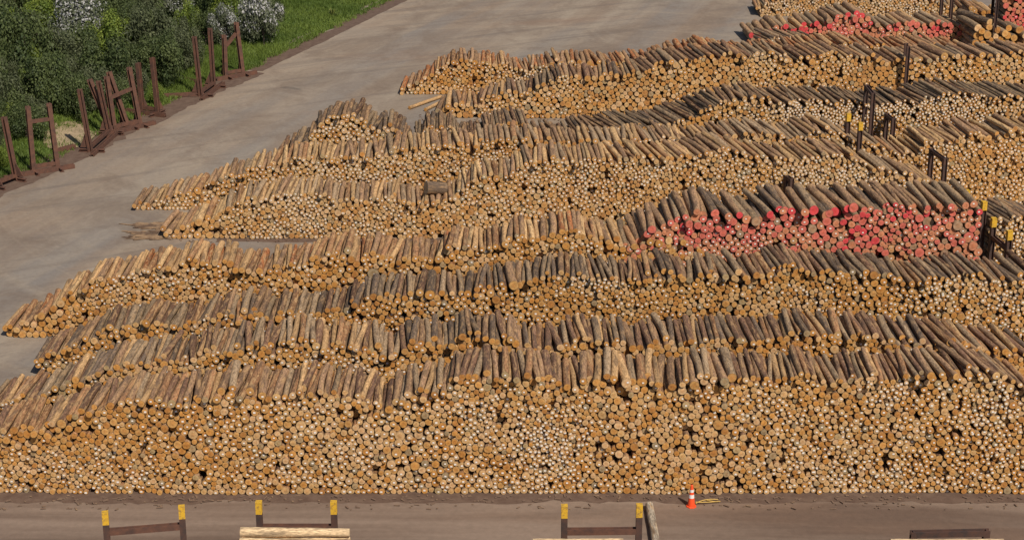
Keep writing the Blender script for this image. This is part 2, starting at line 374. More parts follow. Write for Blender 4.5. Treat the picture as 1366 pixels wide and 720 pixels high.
def log_geo(d, fine):
    """vertices in world space for one log: body rings, then front cap fan, then back cap."""
    r = d['r']; L = d['L']; rs = random.Random(d['seed'])
    n = 16 if fine else 10; m = 9 if fine else 2
    if fine == 0 and d['top']: n, m = 12, 5
    dirv = Vector((-math.sin(d['yaw']), math.cos(d['yaw']), d['pit']))
    side = Vector((math.cos(d['yaw']), math.sin(d['yaw']), 0)); up = Vector((0, 0, 1))
    mid = Vector((d['x'], d['Y'] + d['yo'] + L / 2, d['z']))
    bx, bz = rs.gauss(0, 0.025), abs(rs.gauss(0, 0.015))
    ph = rs.random() * 6.28; ov = rs.uniform(0.0, 0.07); ph2 = rs.random() * 6.28
    V = []; LC = []; Fc = []; SZ = []; MI = []; SM = []
    def rad(t, a):
        k = 1 + d['taper'] * (t - 0.0) * (1 if d['taper'] < 0 else 0.6)
        wob = 1 + ov * math.cos(2 * (a - ph)) + 0.02 * math.cos(3 * a + ph2)
        if m > 2: wob += 0.05 * noise.noise(Vector((t * L * 1.4, a * 1.1, d['rnd']))) if abs(a) < 7 else 0
        return r * k * wob
    for j in range(m):
        t = j / (m - 1); s = (t - 0.5) * L
        b = math.sin(PI * t)
        c = mid + dirv * s + side * (bx * b) + up * (bz * b * 0.5)
        for i in range(n):
            a = 2 * PI * i / n; q = rad(t, a)
            p = c + side * (q * math.cos(a)) + up * (q * math.sin(a))
            V.append(p); LC.append((t * L + d['rnd'], a * r / 1.0 + d['rnd'] * 3, d['rnd']))
    for j in range(m - 1):
        for i in range(n):
            i2 = (i + 1) % n
            Fc += [j * n + i, j * n + i2, (j + 1) * n + i2, (j + 1) * n + i]; SZ.append(4); MI.append(0); SM.append(True)
    nb = len(V)
    # caps
    EV = []; EL = []; EF = []; ES = []
    tilt = rs.gauss(0, 0.05); tilt2 = rs.gauss(0, 0.05)
    c0 = mid - dirv * (L / 2)
    for i in range(n):
        EV.append(V[i].copy()); a = 2 * PI * i / n; EL.append((math.cos(a), math.sin(a), d['rnd']))
    EV.append(c0 - dirv * 0.008); EL.append((0, 0, d['rnd']))
    for i in range(n): EF += [(i + 1) % n, i, n]; ES.append(3)
    BV = [V[(m - 1) * n + i].copy() for i in range(n)]; BL = [(math.cos(2 * PI * i / n), math.sin(2 * PI * i / n), d['rnd']) for i in range(n)]
    TV = []
    if d['tag']:
        s = 0.034 + 0.012 * rs.random(); ox, oz = rs.uniform(-.25, .25) * r, rs.uniform(-.25, .25) * r
        cc = c0 + side * ox + up * oz - dirv * 0.016
        for u, v in ((-1, -.8), (1, -.8), (1, .8), (-1, .8)): TV.append(cc + side * (u * s) + up * (v * s))
    return V, LC, Fc, SZ, MI, SM, EV, EL, EF, ES, BV, BL, TV

# which logs show, and how large: cast one ray per photo pixel pair into coarse logs
def coarse():
    V = []; Pn = []; own = []
    for k, d in enumerate(LOGS):
        r, L = d['r'], d['L']; b = len(V)
        dx, dy = -math.sin(d['yaw']), math.cos(d['yaw']); y0 = d['Y'] + d['yo'] + L / 2
        for s in (-L / 2, L / 2):
            for i in range(8):
                a = PI / 4 * i
                V.append((d['x'] + dx * s + r * math.cos(a) * dy, y0 + dy * s - r * math.cos(a) * dx * -1 * -1, d['z'] + d['pit'] * s + r * math.sin(a)))
        for i in range(8):
            j = (i + 1) % 8; Pn.append((b + i, b + j, b + 8 + j, b + 8 + i)); own.append(k)
        Pn.append(tuple(b + i for i in range(8))); own.append(k)
    return BVHTree.FromPolygons(V, Pn), own
bvh, own = coarse()
vis = [0] * len(LOGS); sx = [0.0] * len(LOGS); sy = [0.0] * len(LOGS)
O = Vector((0, 0, CAMH)); ST = 2.4
yy = 1.0
while yy < 720:
    xx = 1.0
    while xx < 1366:
        h = bvh.ray_cast(O, Vector(ray(xx, yy)).normalized())
        if h[2] is not None: q = own[h[2]]; vis[q] += 1; sx[q] += xx; sy[q] += yy
        xx += ST
    yy += ST
for k, d in enumerate(LOGS):
    d['vis'] = vis[k] * ST * ST; d['k'] = k
    if vis[k]: d['cx'], d['cy'] = sx[k] / vis[k], sy[k] / vis[k]
red_ind = sorted([d for d in LOGS if d['rn'] and d['vis'] > 45], key=lambda d: -d['vis'])[:210]
pln_ind = sorted([d for d in LOGS if not d['rn'] and d['vis'] > 0], key=lambda d: -d['vis'])[:285]
IND = {d['k'] for d in red_ind} | {d['k'] for d in pln_ind}
print('long', sorted([(len(d['label'].split()), d['label']) for d in red_ind + pln_ind])[-3:]) if 0 else None
print('logs', len(LOGS), 'visible', sum(1 for v in vis if v), 'ind', len(IND), 'red', len(red_ind), 'rows', {i: sum(1 for d in pln_ind if d['row'] == i) for i in range(1, 19)}, 'nontop', sum(1 for d in pln_ind if not d['top']), 'minvis', pln_ind[-1]['vis'])

# labels
ROWN = {1: 'nearest stack', 2: 'second stack', 3: 'third stack', 4: 'orange-barked fourth stack'}
ORD = ['', 'first', 'second', 'third', 'fourth', 'fifth', 'sixth', 'seventh', 'eighth', 'ninth', 'tenth', 'eleventh', 'twelfth', 'thirteenth', 'fourteenth', 'fifteenth', 'sixteenth', 'seventeenth', 'eighteenth', 'nineteenth', 'twentieth']
def ordn(n):
    if n < len(ORD): return ORD[n]
    tens = {2: 'twenty', 3: 'thirty', 4: 'forty', 5: 'fifty', 6: 'sixty', 7: 'seventy', 8: 'eighty', 9: 'ninety'}
    t, u = divmod(n, 10)
    if t > 9: return str(n) + 'th'
    return tens[t].rstrip('y') + 'ieth' if u == 0 else tens[t] + '-' + ORD[u]
LAND = [(140, 'leftmost yellow-capped post'), (345, 'pale peeled logs'), (445, 'fourth yellow-capped post'), (752, 'fifth yellow-capped post'), (853, 'sixth yellow-capped post'), (922, 'orange cone'), (1267, 'bare-topped bookend')]
SIZE = lambda r, a, b: 'slim' if r < a else 'thick' if r > b else 'medium'
for rid in ROWN:
    tops = sorted([d for d in LOGS if d['row'] == rid and d['top'] and d['vis'] > 60], key=lambda d: d['cx'])
    li = [(min(range(len(tops)), key=lambda i: abs(tops[i]['cx'] - lx)), ln, lx) for lx, ln in LAND]
    for i, d in enumerate(tops):
        q = min(li, key=lambda t: abs(t[0] - i)); n = i - q[0]
        base = '%s %s log on %s' % (SIZE(d['r'], 0.125, 0.165), d['bn'], ROWN[rid])
        if n == 0: d['label'] = base + ', straight above the ' + q[1]
        else: d['label'] = '%s, %s %s of the %s' % (base, ordn(abs(n)), 'right' if n > 0 else 'left', q[1])
for d in pln_ind:
    if 'label' not in d:
        d['label'] = '%s log with a %s end in row %s of the yard' % (d['bn'], 'tan', 'further')
        rows = {5: 'red', 6: 'long stack behind the empty lane', 7: 'sixth long stack', 9: 'dark seventh stack', 10: 'stack beyond the second lane'}
        d['label'] = '%s %s log %s the %s' % (SIZE(d['r'], 0.125, 0.165), d['bn'], 'atop' if d['top'] else 'in the face of', ROWN.get(d['row'], rows.get(d['row'], 'far stack')))
        d['dupe'] = True
RN = {5: 'near red stack', 12: 'far red stack', 14: 'corner red stack'}
for d in red_ind:
    xs = [e['cx'] for e in red_ind if e['row'] == d['row']]
    f = (d['cx'] - min(xs)) / max(1, max(xs) - min(xs))
    hx = 'left end' if f < .17 else 'left half' if f < .4 else 'middle' if f < .6 else 'right half' if f < .83 else 'right end'
    hv = 'atop' if d['top'] else 'high in' if d['hf'] > 0.8 else 'midway up' if d['hf'] > 0.58 else 'low in'
    d['label'] = '%s %s-ended log %s %s\'s %s' % (SIZE(d['r'], 0.165, 0.205), d['rn'], hv, RN[d['row']], hx); d['dupe'] = True
by = {}
for d in red_ind + pln_ind:
    by.setdefault(d['label'], []).append(d)
for lab, ds in by.items():
    if len(ds) > 1:
        ds.sort(key=lambda d: d['cx'])
        for i, d in enumerate(ds):
            d['label'] = lab + ', ' + ('leftmost' if i == 0 else 'rightmost' if i == len(ds) - 1 else ordn(i + 1) + ' from left')

SV, SL, ST_, SF_, SS, SMI, SSM = [], [], [], [], [], [], []
tot = 0
def emit(V, lc, tint, F_, sizes, mi, smooth):
    global tot
    SV.extend(V); SL.extend(lc); ST_.extend([tint] * len(V)); SF_.extend([f + tot for f in F_]); SS.extend(sizes); SMI.extend([mi] * len(sizes)); SSM.extend([smooth] * len(sizes)); tot += len(V)
rank = {d['k']: i for i, d in enumerate(sorted(red_ind + pln_ind, key=lambda d: -d['vis']))}
todo = []
for d in LOGS:
    if d['k'] in IND: todo.append(d); continue
    V, LC, Fc, SZ, MI, SM, EV, EL, EF, ES, BV, BL, TV = log_geo(d, 0)
    bt = (*d['bt'], d['peel']); et = (*d['et'], 1)
    emit(V, LC, bt, Fc, SZ, 0, True)
    emit(EV, EL, et, EF, ES, 1, False)
    emit(BV, BL, et, list(range(len(BV))), [len(BV)], 1, False)
    if TV: emit(TV, [(0, 0, 0)] * 4, (1, 1, 1, 1), [0, 1, 2, 3], [4], 2, False)
for d in sorted(todo, key=lambda d: rank[d['k']]):
    V, LC, Fc, SZ, MI, SM, EV, EL, EF, ES, BV, BL, TV = log_geo(d, 1)
    o0 = Vector((d['x'], d['Y'] + d['yo'] + d['L'] / 2, d['z'] - d['r']))
    bt = (*d['bt'], d['peel']); et = (*d['et'], 1); n = len(V)
    me = np_mesh('log', [tuple(v - o0) for v in V] + [tuple(v - o0) for v in BV], Fc + [n + i for i in range(len(BV))], SZ + [len(BV)], [M_BARK, M_END],
                 MI + [1], [bt] * n + [et] * len(BV), LC + BL, SM + [False])
    o = link('painted_log' if d['rn'] else 'log', me); o.location = o0
    tag(o, d['label'], 'painted log' if d['rn'] else 'log', 'red-ended logs' if d['rn'] else 'logs atop the long stacks')
    c = link('cut_end', np_mesh('cut_end', [tuple(v - o0) for v in EV], EF, ES, [M_END], None, [et] * len(EV), EL), o)
    if TV:
        link('paper_tag', np_mesh('paper_tag', [tuple(v - o0) for v in TV], [0, 1, 2, 3], [4], [M_TAG], None, [(1, 1, 1, 1)] * 4, [(0, 0, 0)] * 4), c)

# single logs -------------------------------------------------------
def lone_log(name, a, b, r0, r1, bn, et, label, cat='log', group=None, n=18, m=14, seed=1, stuff=False):
    a, b = Vector(a), Vector(b); d = (b - a); L = d.length; d.normalize()
    side = d.cross(Vector((0, 0, 1)))
    if side.length < 1e-3: side = Vector((1, 0, 0))
    side.normalize(); up = side.cross(d); rs = random.Random(seed)
    o0 = (a + b) / 2
    V = []; LC = []; Fc = []; SZ = []
    for j in range(m):
        t = j / (m - 1); c = a + d * (L * t)
        for i in range(n):
            an = 2 * PI * i / n
            q = (r0 + (r1 - r0) * t) * (1 + (0.16 if bn == 'peeled' else 0.07) * noise.noise(Vector((t * L * 1.5, math.cos(an), math.sin(an) + seed * 3))))
            V.append(c + side * (q * math.cos(an)) + up * (q * math.sin(an)) - o0); LC.append((t * L + seed, an * r0 * 1.0, seed * 1.7))
    for j in range(m - 1):
        for i in range(n):
            i2 = (i + 1) % n; Fc += [j * n + i, (j + 1) * n + i, (j + 1) * n + i2, j * n + i2]; SZ.append(4)
    rgb, pe = BARK[bn]
    if stuff:
        emit([v + o0 for v in V], LC, (*rgb, pe), Fc, SZ, 0, True)
        for j in (0, m - 1):
            idx = list(range(n)) if j == 0 else list(range(n))[::-1]
            emit([V[j * n + i] + o0 for i in range(n)], [(math.cos(2 * PI * i / n), math.sin(2 * PI * i / n), seed) for i in range(n)], (*et, 1), idx, [n], 1, False)
        return
    o = link(name, np_mesh(name, [tuple(v) for v in V], Fc, SZ, [M_BARK], None, [(*rgb, pe)] * len(V), LC, [True] * len(SZ)))
    o.location = o0; tag(o, label, cat, group)
    for e, j in ((0, 0), (1, m - 1)):
        ev = [V[j * n + i] for i in range(n)]; el = [(math.cos(2 * PI * i / n), math.sin(2 * PI * i / n), seed) for i in range(n)]
        idx = list(range(n)) if e == 0 else list(range(n))[::-1]
        link('cut_end', np_mesh('cut_end', [tuple(v) for v in ev], idx, [n], [M_END], None, [(*et, 1)] * n, el), o)
    return o
BARK['peeled'] = ((0.62, 0.45, 0.27), 0.15)
BARK['mossy grey'] = ((0.36, 0.30, 0.23), 0.5)
# short fat butt lying across the dip of the stack behind the lane
xq, zq = atY(568, 252, 96.0); xr_, zr = atY(594, 253, 96.4)
lone_log('log', (xq, 96.2, zq), (xr_, 96.6, zr), 0.37, 0.34, 'dark grey', (0.42, 0.32, 0.2), 'short fat grey log lying crosswise on top of a stack behind the lane', seed=3)
g = atZ(866, 678)
lone_log('log', (g.x, g.y, 0.16), (g.x + 0.05, g.y - 4.0, 0.16), 0.15, 0.16, 'mossy grey', (0.4, 0.3, 0.2), 'rough grey log lying on the ground right of the bookend near the cone', seed=5)

# ------------------------------------------------------------------ bookends
def ibeam(bm, a, b, wd, dp, side, th=0.035):
    """I-section between a and b; side = direction of flange width."""
    a, b = Vector(a), Vector(b); d = (b - a).normalized()
    s = (side - d * side.dot(d)).normalized(); f = d.cross(s).normalized()
    def box(c0, c1, hs, hf, of):
        vs = []
        for c in (c0, c1):
            for (i, j) in ((-1, -1), (1, -1), (1, 1), (-1, 1)):
                vs.append(bm.verts.new(c + s * (hs * i) + f * (hf * j + of)))
        for q in ((0, 1, 2, 3), (7, 6, 5, 4), (0, 4, 5, 1), (1, 5, 6, 2), (2, 6, 7, 3), (3, 7, 4, 0)):
            bm.faces.new([vs[k] for k in q])
    box(a, b, wd / 2, th / 2, dp / 2 - th / 2); box(a, b, wd / 2, th / 2, -dp / 2 + th / 2)
    box(a + d * 0.004, b - d * 0.004, th / 2, dp / 2 - th - 0.001, 0)
def beam_obj(name, segs, mat, parent, side, wd=0.25, dp=0.25):
    bm = bmesh.new()
    for a, b in segs: ibeam(bm, a, b, wd, dp, side)
    bmesh.ops.recalc_face_normals(bm, faces=bm.faces)
    return link(name, bm_mesh(bm, name, mat), parent)
def bookend(b1, t1, b2, t2, mat, label, group, cap=False, rail=0.25, wd=0.3, legs=True, skid=1.6, brace=True, mood=None):
    b1, t1, b2, t2 = map(Vector, (b1, t1, b2, t2))
    o = bpy.data.objects.new('log_bookend', None); COL.objects.link(o); c = (b1 + b2) / 2; o.location = c
    tag(o, label, 'bookend', group)
    L = lambda v: v - c
    ax = (b2 - b1); ax.z = 0; ax.normalize(); fw = Vector((-ax.y, ax.x, 0))
    for b, t in ((b1, t1), (b2, t2)):
        h = (t - b).normalized(); Lh = (t - b).length
        if cap:
            u = beam_obj('upright', [(L(b), L(t - h * 0.42))], mat, o, ax, wd, wd)
            bm = bmesh.new(); ibeam(bm, L(t - h * 0.418), L(t), wd + 0.004, wd + 0.004, ax, 0.04)
            p = L(t) + h * 0.012
            vs = [bm.verts.new(p + ax * (i * wd * .52) + fw * (j * wd * .52) + h * k * 0.01) for k in (-1, 1) for (i, j) in ((-1, -1), (1, -1), (1, 1), (-1, 1))]
            for q in ((3, 2, 1, 0), (4, 5, 6, 7), (0, 1, 5, 4), (1, 2, 6, 5), (2, 3, 7, 6), (3, 0, 4, 7)): bm.faces.new([vs[k] for k in q])
            # box in the cap so that it reads as a painted sleeve
            for sgn in (-1, 1):
                vs = [bm.verts.new(L(t - h * 0.41) + ax * (sgn * wd * .51) + fw * (j * wd * .5) + h * k) for (j, k) in ((-1, 0), (1, 0), (1, .40), (-1, .40))]
                bm.faces.new(vs if sgn > 0 else vs[::-1])
            link('yellow_cap', bm_mesh(bm, 'yellow_cap', M_YEL), u)
        else:
            beam_obj('upright', [(L(b), L(t))], mat, o, ax, wd, wd)
    if rail is not None:
        h1 = (t1 - b1) ; h2 = (t2 - b2)
        p1 = t1 - h1.normalized() * rail + ax * (wd / 2 + .002); p2 = t2 - h2.normalized() * rail - ax * (wd / 2 + .002)
        beam_obj('cross_rail', [(L(p1), L(p2))], M_RUST if cap else mat, o, Vector((0, 0, 1)), 0.2, 0.2)
    for b in (b1, b2):
        s = beam_obj('skid', [(L(b - fw * skid + Vector((0, 0, 0.11))), L(b - fw * (wd / 2 + .003) + Vector((0, 0, 0.11)))), (L(b + fw * (wd / 2 + .003) + Vector((0, 0, 0.11))), L(b + fw * skid * .8 + Vector((0, 0, 0.11))))], mat, o, ax, 0.22, 0.2)
    q1 = b1 + ax * (wd / 2 + .003); q2 = b2 - ax * (wd / 2 + .003)
    beam_obj('base_beam', [(L(q1 + Vector((0, 0, .35))), L(q2 + Vector((0, 0, .35))))], mat, o, Vector((0, 0, 1)), 0.22, 0.2)
    if brace:
        for b, t in ((b1, t1), (b2, t2)):
            p = b + (t - b) * 0.38
            beam_obj('brace', [(L(b - fw * skid * .8 + Vector((0, 0, .22))), L(p - fw * (wd / 2 + .01)))], mat, o, ax, 0.12, 0.12)
    return o
# idle bookends parked along the verge (base and top of each upright as seen)
def leanpost(bx, by, tx, ty):
    b = atZ(bx, by); X, z = atY(tx, ty, b.y)
    return b, Vector((X, b.y, z))
IDLE = [((22, 241, 5, 156), (-6, 252, -22, 170), 'rusty bookend cut off by the left photo edge', 0.5),
        ((45, 230, 37, 142), (77, 225, 65, 138), 'upright rusty bookend with a high crossbar before pale sand bank', 0.95),
        ((121, 203, 106, 119), (147, 180, 131, 108), 'rusty bookend left of the leaning cluster, nearest the sand bank', 0.9),
        ((149, 178, 119, 106), (171, 171, 145, 96), 'strongly leaning rusty bookend at the left of the crowded cluster', 1.2),
        ((153, 176, 142, 102), (187, 168, 172, 90), 'rusty bookend leaning in the middle of the crowded cluster', 1.4),
        ((190, 150, 184, 84), (211, 153, 203, 77), 'straight tall rusty bookend at the right of the crowded cluster', 1.6),
        ((268, 129, 259, 49), (285, 117, 280, 38), 'rusty bookend at the left of the far pair by the grass', 1.0),
        ((301, 104, 299, 47), (324, 100, 315, 30), 'rusty bookend with tall right post beside the white-flowered shrub', 0.8)]
for p1, p2, lab, rl in IDLE:
    b1, t1 = leanpost(*p1); b2, t2 = leanpost(*p2)
    o = bookend(b1, t1, b2, t2, M_RUST, lab, 'idle bookends along the verge', rail=rl if 'crossbar' in lab or 'tall right' in lab or 'middle' in lab else None, wd=0.27, skid=0.9, brace=False)
    ax = (b2 - b1).normalized(); fw = Vector((-ax.y, ax.x, 0)); mid = (b1 + b2) / 2; L2 = (b2 - b1).length / 2
    beam_obj('ground_beam', [(-ax * (L2 + 1.0) - fw * .42 + Vector((0, 0, .14)), ax * (L2 + .9) - fw * .42 + Vector((0, 0, .14)))], M_RUST, o, Vector((0, 0, 1)), .26, .22)
    for b, t in ((b1, t1), (b2, t2)):
        u = (t - b).normalized(); bm = bmesh.new(); q = b - mid
        P6 = [q + u * .3 + fw * .14, q + u * 1.25 + fw * .14, q + u * .3 + fw * .62]
        vs = [bm.verts.new(p + ax * e) for e in (-.02, .02) for p in P6]
        for f in ((0, 1, 2), (5, 4, 3), (0, 3, 4, 1), (1, 4, 5, 2), (2, 5, 3, 0)): bm.faces.new([vs[k] for k in f])
        link('gusset', bm_mesh(bm, 'gusset', M_RUST), o)
for (ax_, ay_), (bx_, by_), lab in (((214, 131), (272, 128), 'long rusty steel beam lying on the dirt before the far bookends'), ((240, 107), (262, 112), 'short rusty steel beam lying behind the left far bookend'), ((74, 205), (100, 198), 'rusty steel beam end lying on the dirt right of the crossbar bookend')):
    a_, b_ = atZ(ax_, ay_), atZ(bx_, by_); c_ = (a_ + b_) / 2
    o = beam_obj('steel_beam', [(a_ - c_ + Vector((0, 0, .16)), b_ - c_ + Vector((0, 0, .16)))], M_RUST, None, Vector((0, 0, 1)), .26, .24)
    o.location = c_; tag(o, lab, 'steel beam')
# foreground row, tops only in view
def topspair(a, b, Y1, z):
    X1, z1 = atY(a[0], a[1], Y1); p2 = atZ(b[0], b[1], z1)
    return Vector((X1, Y1, 0)), Vector((X1, Y1, z1)), Vector((p2.x, p2.y, 0)), p2
for a, b, Y1, cap, lab, rl in (
    ((140, 683), (242, 675), 55.4, True, 'yellow-capped bookend at the lower left of the yard road', 0.72),
    ((345, 669), (445, 669), 56.2, True, 'yellow-capped bookend behind the peeled logs', 0.95),
    ((753, 674), (853, 673), 55.6, True, 'yellow-capped bookend between the rough grey log and the road', 0.95),
    ((1219, 708), (1316, 706), 54.0, False, 'plain brown bookend without yellow caps at the lower right', 0.1)):
    b1, t1, b2, t2 = topspair(a, b, Y1, 0)
    bookend(b1, t1, b2, t2, M_DARKST, lab, 'bookends along the front road', cap=cap, rail=rl, wd=0.205)
for f, r, Yf, cap, lab, rl in (
    ((1148, 164), (1132, 152), 99.4, True, 'yellow-capped bookend standing in a gap right of centre in the far stacks', None),
    ((1165, 124), (1156, 113), 103.4, False, 'dark tall bookend behind the yellow-capped one in the far stacks', 0.12),
    ((1192, 158), (1183, 151), 103.6, False, 'small dark bookend right of the tall dark one', 0.12),
    ((1261, 211), (1243, 198), 97.4, False, 'dark brown bookend with a top rail against the far stack face', 0.12),
    ((1347, 308), (1326, 291), 80.6, True, 'yellow-capped bookend in front at the right end of the red stack', 0.9),
    ((1313, 269), (1290, 254), 85.6, True, 'yellow-capped bookend peeking from behind the red stack', None),
    ((1056, 238), (1050, 234), 94.6, False, 'dark bookend corner poking up behind the red stack', 0.1),
    ((1212, 62), (1209, 58), 119.2, False, 'dark bookend splitting the stack beyond the second lane', None),
    ((1271, -14), (1258, -20), 143.5, False, 'tall brown bookend at the top edge beside the far red logs', None),
    ((1332, -16), (1328, -34), 138.6, False, 'brown bookend at the top right holding the corner red stack', None)):
    b1, t1, b2, t2 = topspair(f, r, Yf, 0)
    bookend(b1, t1, b2, t2, M_DARKST, lab, 'bookends among the stacks', cap=cap, rail=rl, wd=0.235, legs=False, skid=0.7, brace=False)

# peeled logs in the foreground loads, lying along the road
def load(pxl, pxr, pyt, Y, lab, seed, n):
    rs = random.Random(seed)
    X0, z0 = atY(pxl, pyt, Y); X1, _ = atY(pxr, pyt, Y)
    r = 0.17; k = 0
    z = z0 - r; lay = 0
    while z > r * 0.9:
        for j in range(n):
            if lay == 0 and j > 1: continue
            y = Y - j * 2.05 * r - (lay % 2) * r * 0.5
            a = (X0 + rs.uniform(-.12, .12), y, z - j * .2 + rs.uniform(-.02, .02)); b = (X1 + rs.uniform(-.12, .12), y + rs.uniform(-.05, .05), z - j * .2 + rs.uniform(-.05, .02))
            pos = 'top' if lay == 0 else 'upper' if lay < 3 else 'lower'
            nm = ('topmost ' if lay == 0 else '') + 'pale peeled log ' + lab
            nm += ', ' + ('rear' if j == 0 else ordn(j + 1) + ' row from rear') + ('' if lay == 0 else ', %s layer down' % ordn(lay + 1))
            lone_log('log', a, b, r * rs.uniform(.9, 1.05), r * rs.uniform(.8, 1.0), 'peeled', (0.66, 0.5, 0.3), nm, group='pale peeled logs in the front road loads', seed=seed + k, stuff=lay > 0 or j > 1); k += 1
        z -= 1.9 * r; lay += 1
load(321, 462, 703, 54.6, 'before the second capped bookend', 11, 3)
load(712, 835, 718, 54.2, 'before the third capped bookend', 41, 2)
load(1190, 1345, 719, 52.6, 'before the plain brown bookend', 71, 2)

me = np_mesh('stacked_logs', [tuple(v) for v in SV], SF_, SS, [M_BARK, M_END, M_TAG], SMI, ST_, SL, SSM)
tag(link('stacked_logs', me), 'thousands of small tan-ended logs filling the faces of all the stacks', 'logs', kind='stuff')

# ------------------------------------------------------------------ traffic cone and strap
g = atZ(922, 675)
bm = bmesh.new()
prof_c = [(0.145, 0.05), (0.05, 0.86), (0.042, 0.90), (0.03, 0.91)]
def lathe(bm, pr, n=24):
    rings = [[bm.verts.new((r * math.cos(2 * PI * i / n), r * math.sin(2 * PI * i / n), z)) for i in range(n)] for r, z in pr]
    for a, b in zip(rings, rings[1:]):
        for i in range(n): bm.faces.new((a[i], a[(i + 1) % n], b[(i + 1) % n], b[i]))
    return rings
rg = lathe(bm, prof_c); bm.faces.new(rg[-1])
co = link('traffic_cone', bm_mesh(bm, 'traffic_cone', M_ORG, True)); co.location = g
tag(co, 'orange traffic cone with white bands standing before the nearest stack', 'traffic cone')
bm = bmesh.new(); pts = []
for z, s in ((0, .19), (.035, .19), (.05, .17)):
    pts.append([bm.verts.new((s * math.cos(PI / 8 + PI / 4 * i) * 1.05, s * math.sin(PI / 8 + PI / 4 * i) * 1.05, z)) for i in range(8)])
for a, b in zip(pts, pts[1:]):
    for i in range(8): bm.faces.new((a[i], a[(i + 1) % 8], b[(i + 1) % 8], b[i]))
bm.faces.new(pts[-1])
link('base', bm_mesh(bm, 'base', M_ORG), co)
for z0, z1 in ((0.38, 0.52), (0.62, 0.72)):
    bm = bmesh.new(); rr = lambda z: 0.145 + (0.05 - 0.145) * (z - .05) / .81 + 0.004
    lathe(bm, [(rr(z0), z0), (rr(z1), z1)]); link('white_band', bm_mesh(bm, 'white_band', M_WHITE, True), co)
cu = bpy.data.curves.new('strap', 'CURVE'); cu.dimensions = '3D'; cu.bevel_depth = 0.018
for pts_ in ([(928, 671), (934, 667), (945, 664), (958, 666)], [(928, 669), (938, 670), (948, 669), (961, 668)], [(940, 666), (950, 668), (957, 669)]):
    sp = cu.splines.new('NURBS'); sp.points.add(len(pts_) - 1); sp.use_endpoint_u = True
    for p, (x, y) in zip(sp.points, pts_):
        q = atZ(x, y, 0.04 + 0.1 * random.random()); p.co = (q.x, q.y, q.z, 1)
co2 = bpy.data.objects.new('tmp', cu); COL.objects.link(co2)
dg = bpy.context.evaluated_depsgraph_get(); me = bpy.data.meshes.new_from_object(co2.evaluated_get(dg)); bpy.data.objects.remove(co2)
me.materials.clear(); me.materials.append(M_STRAP)
tag(link('strap', me), 'loose yellow strapping lying on the dirt right of the orange cone', 'strap')

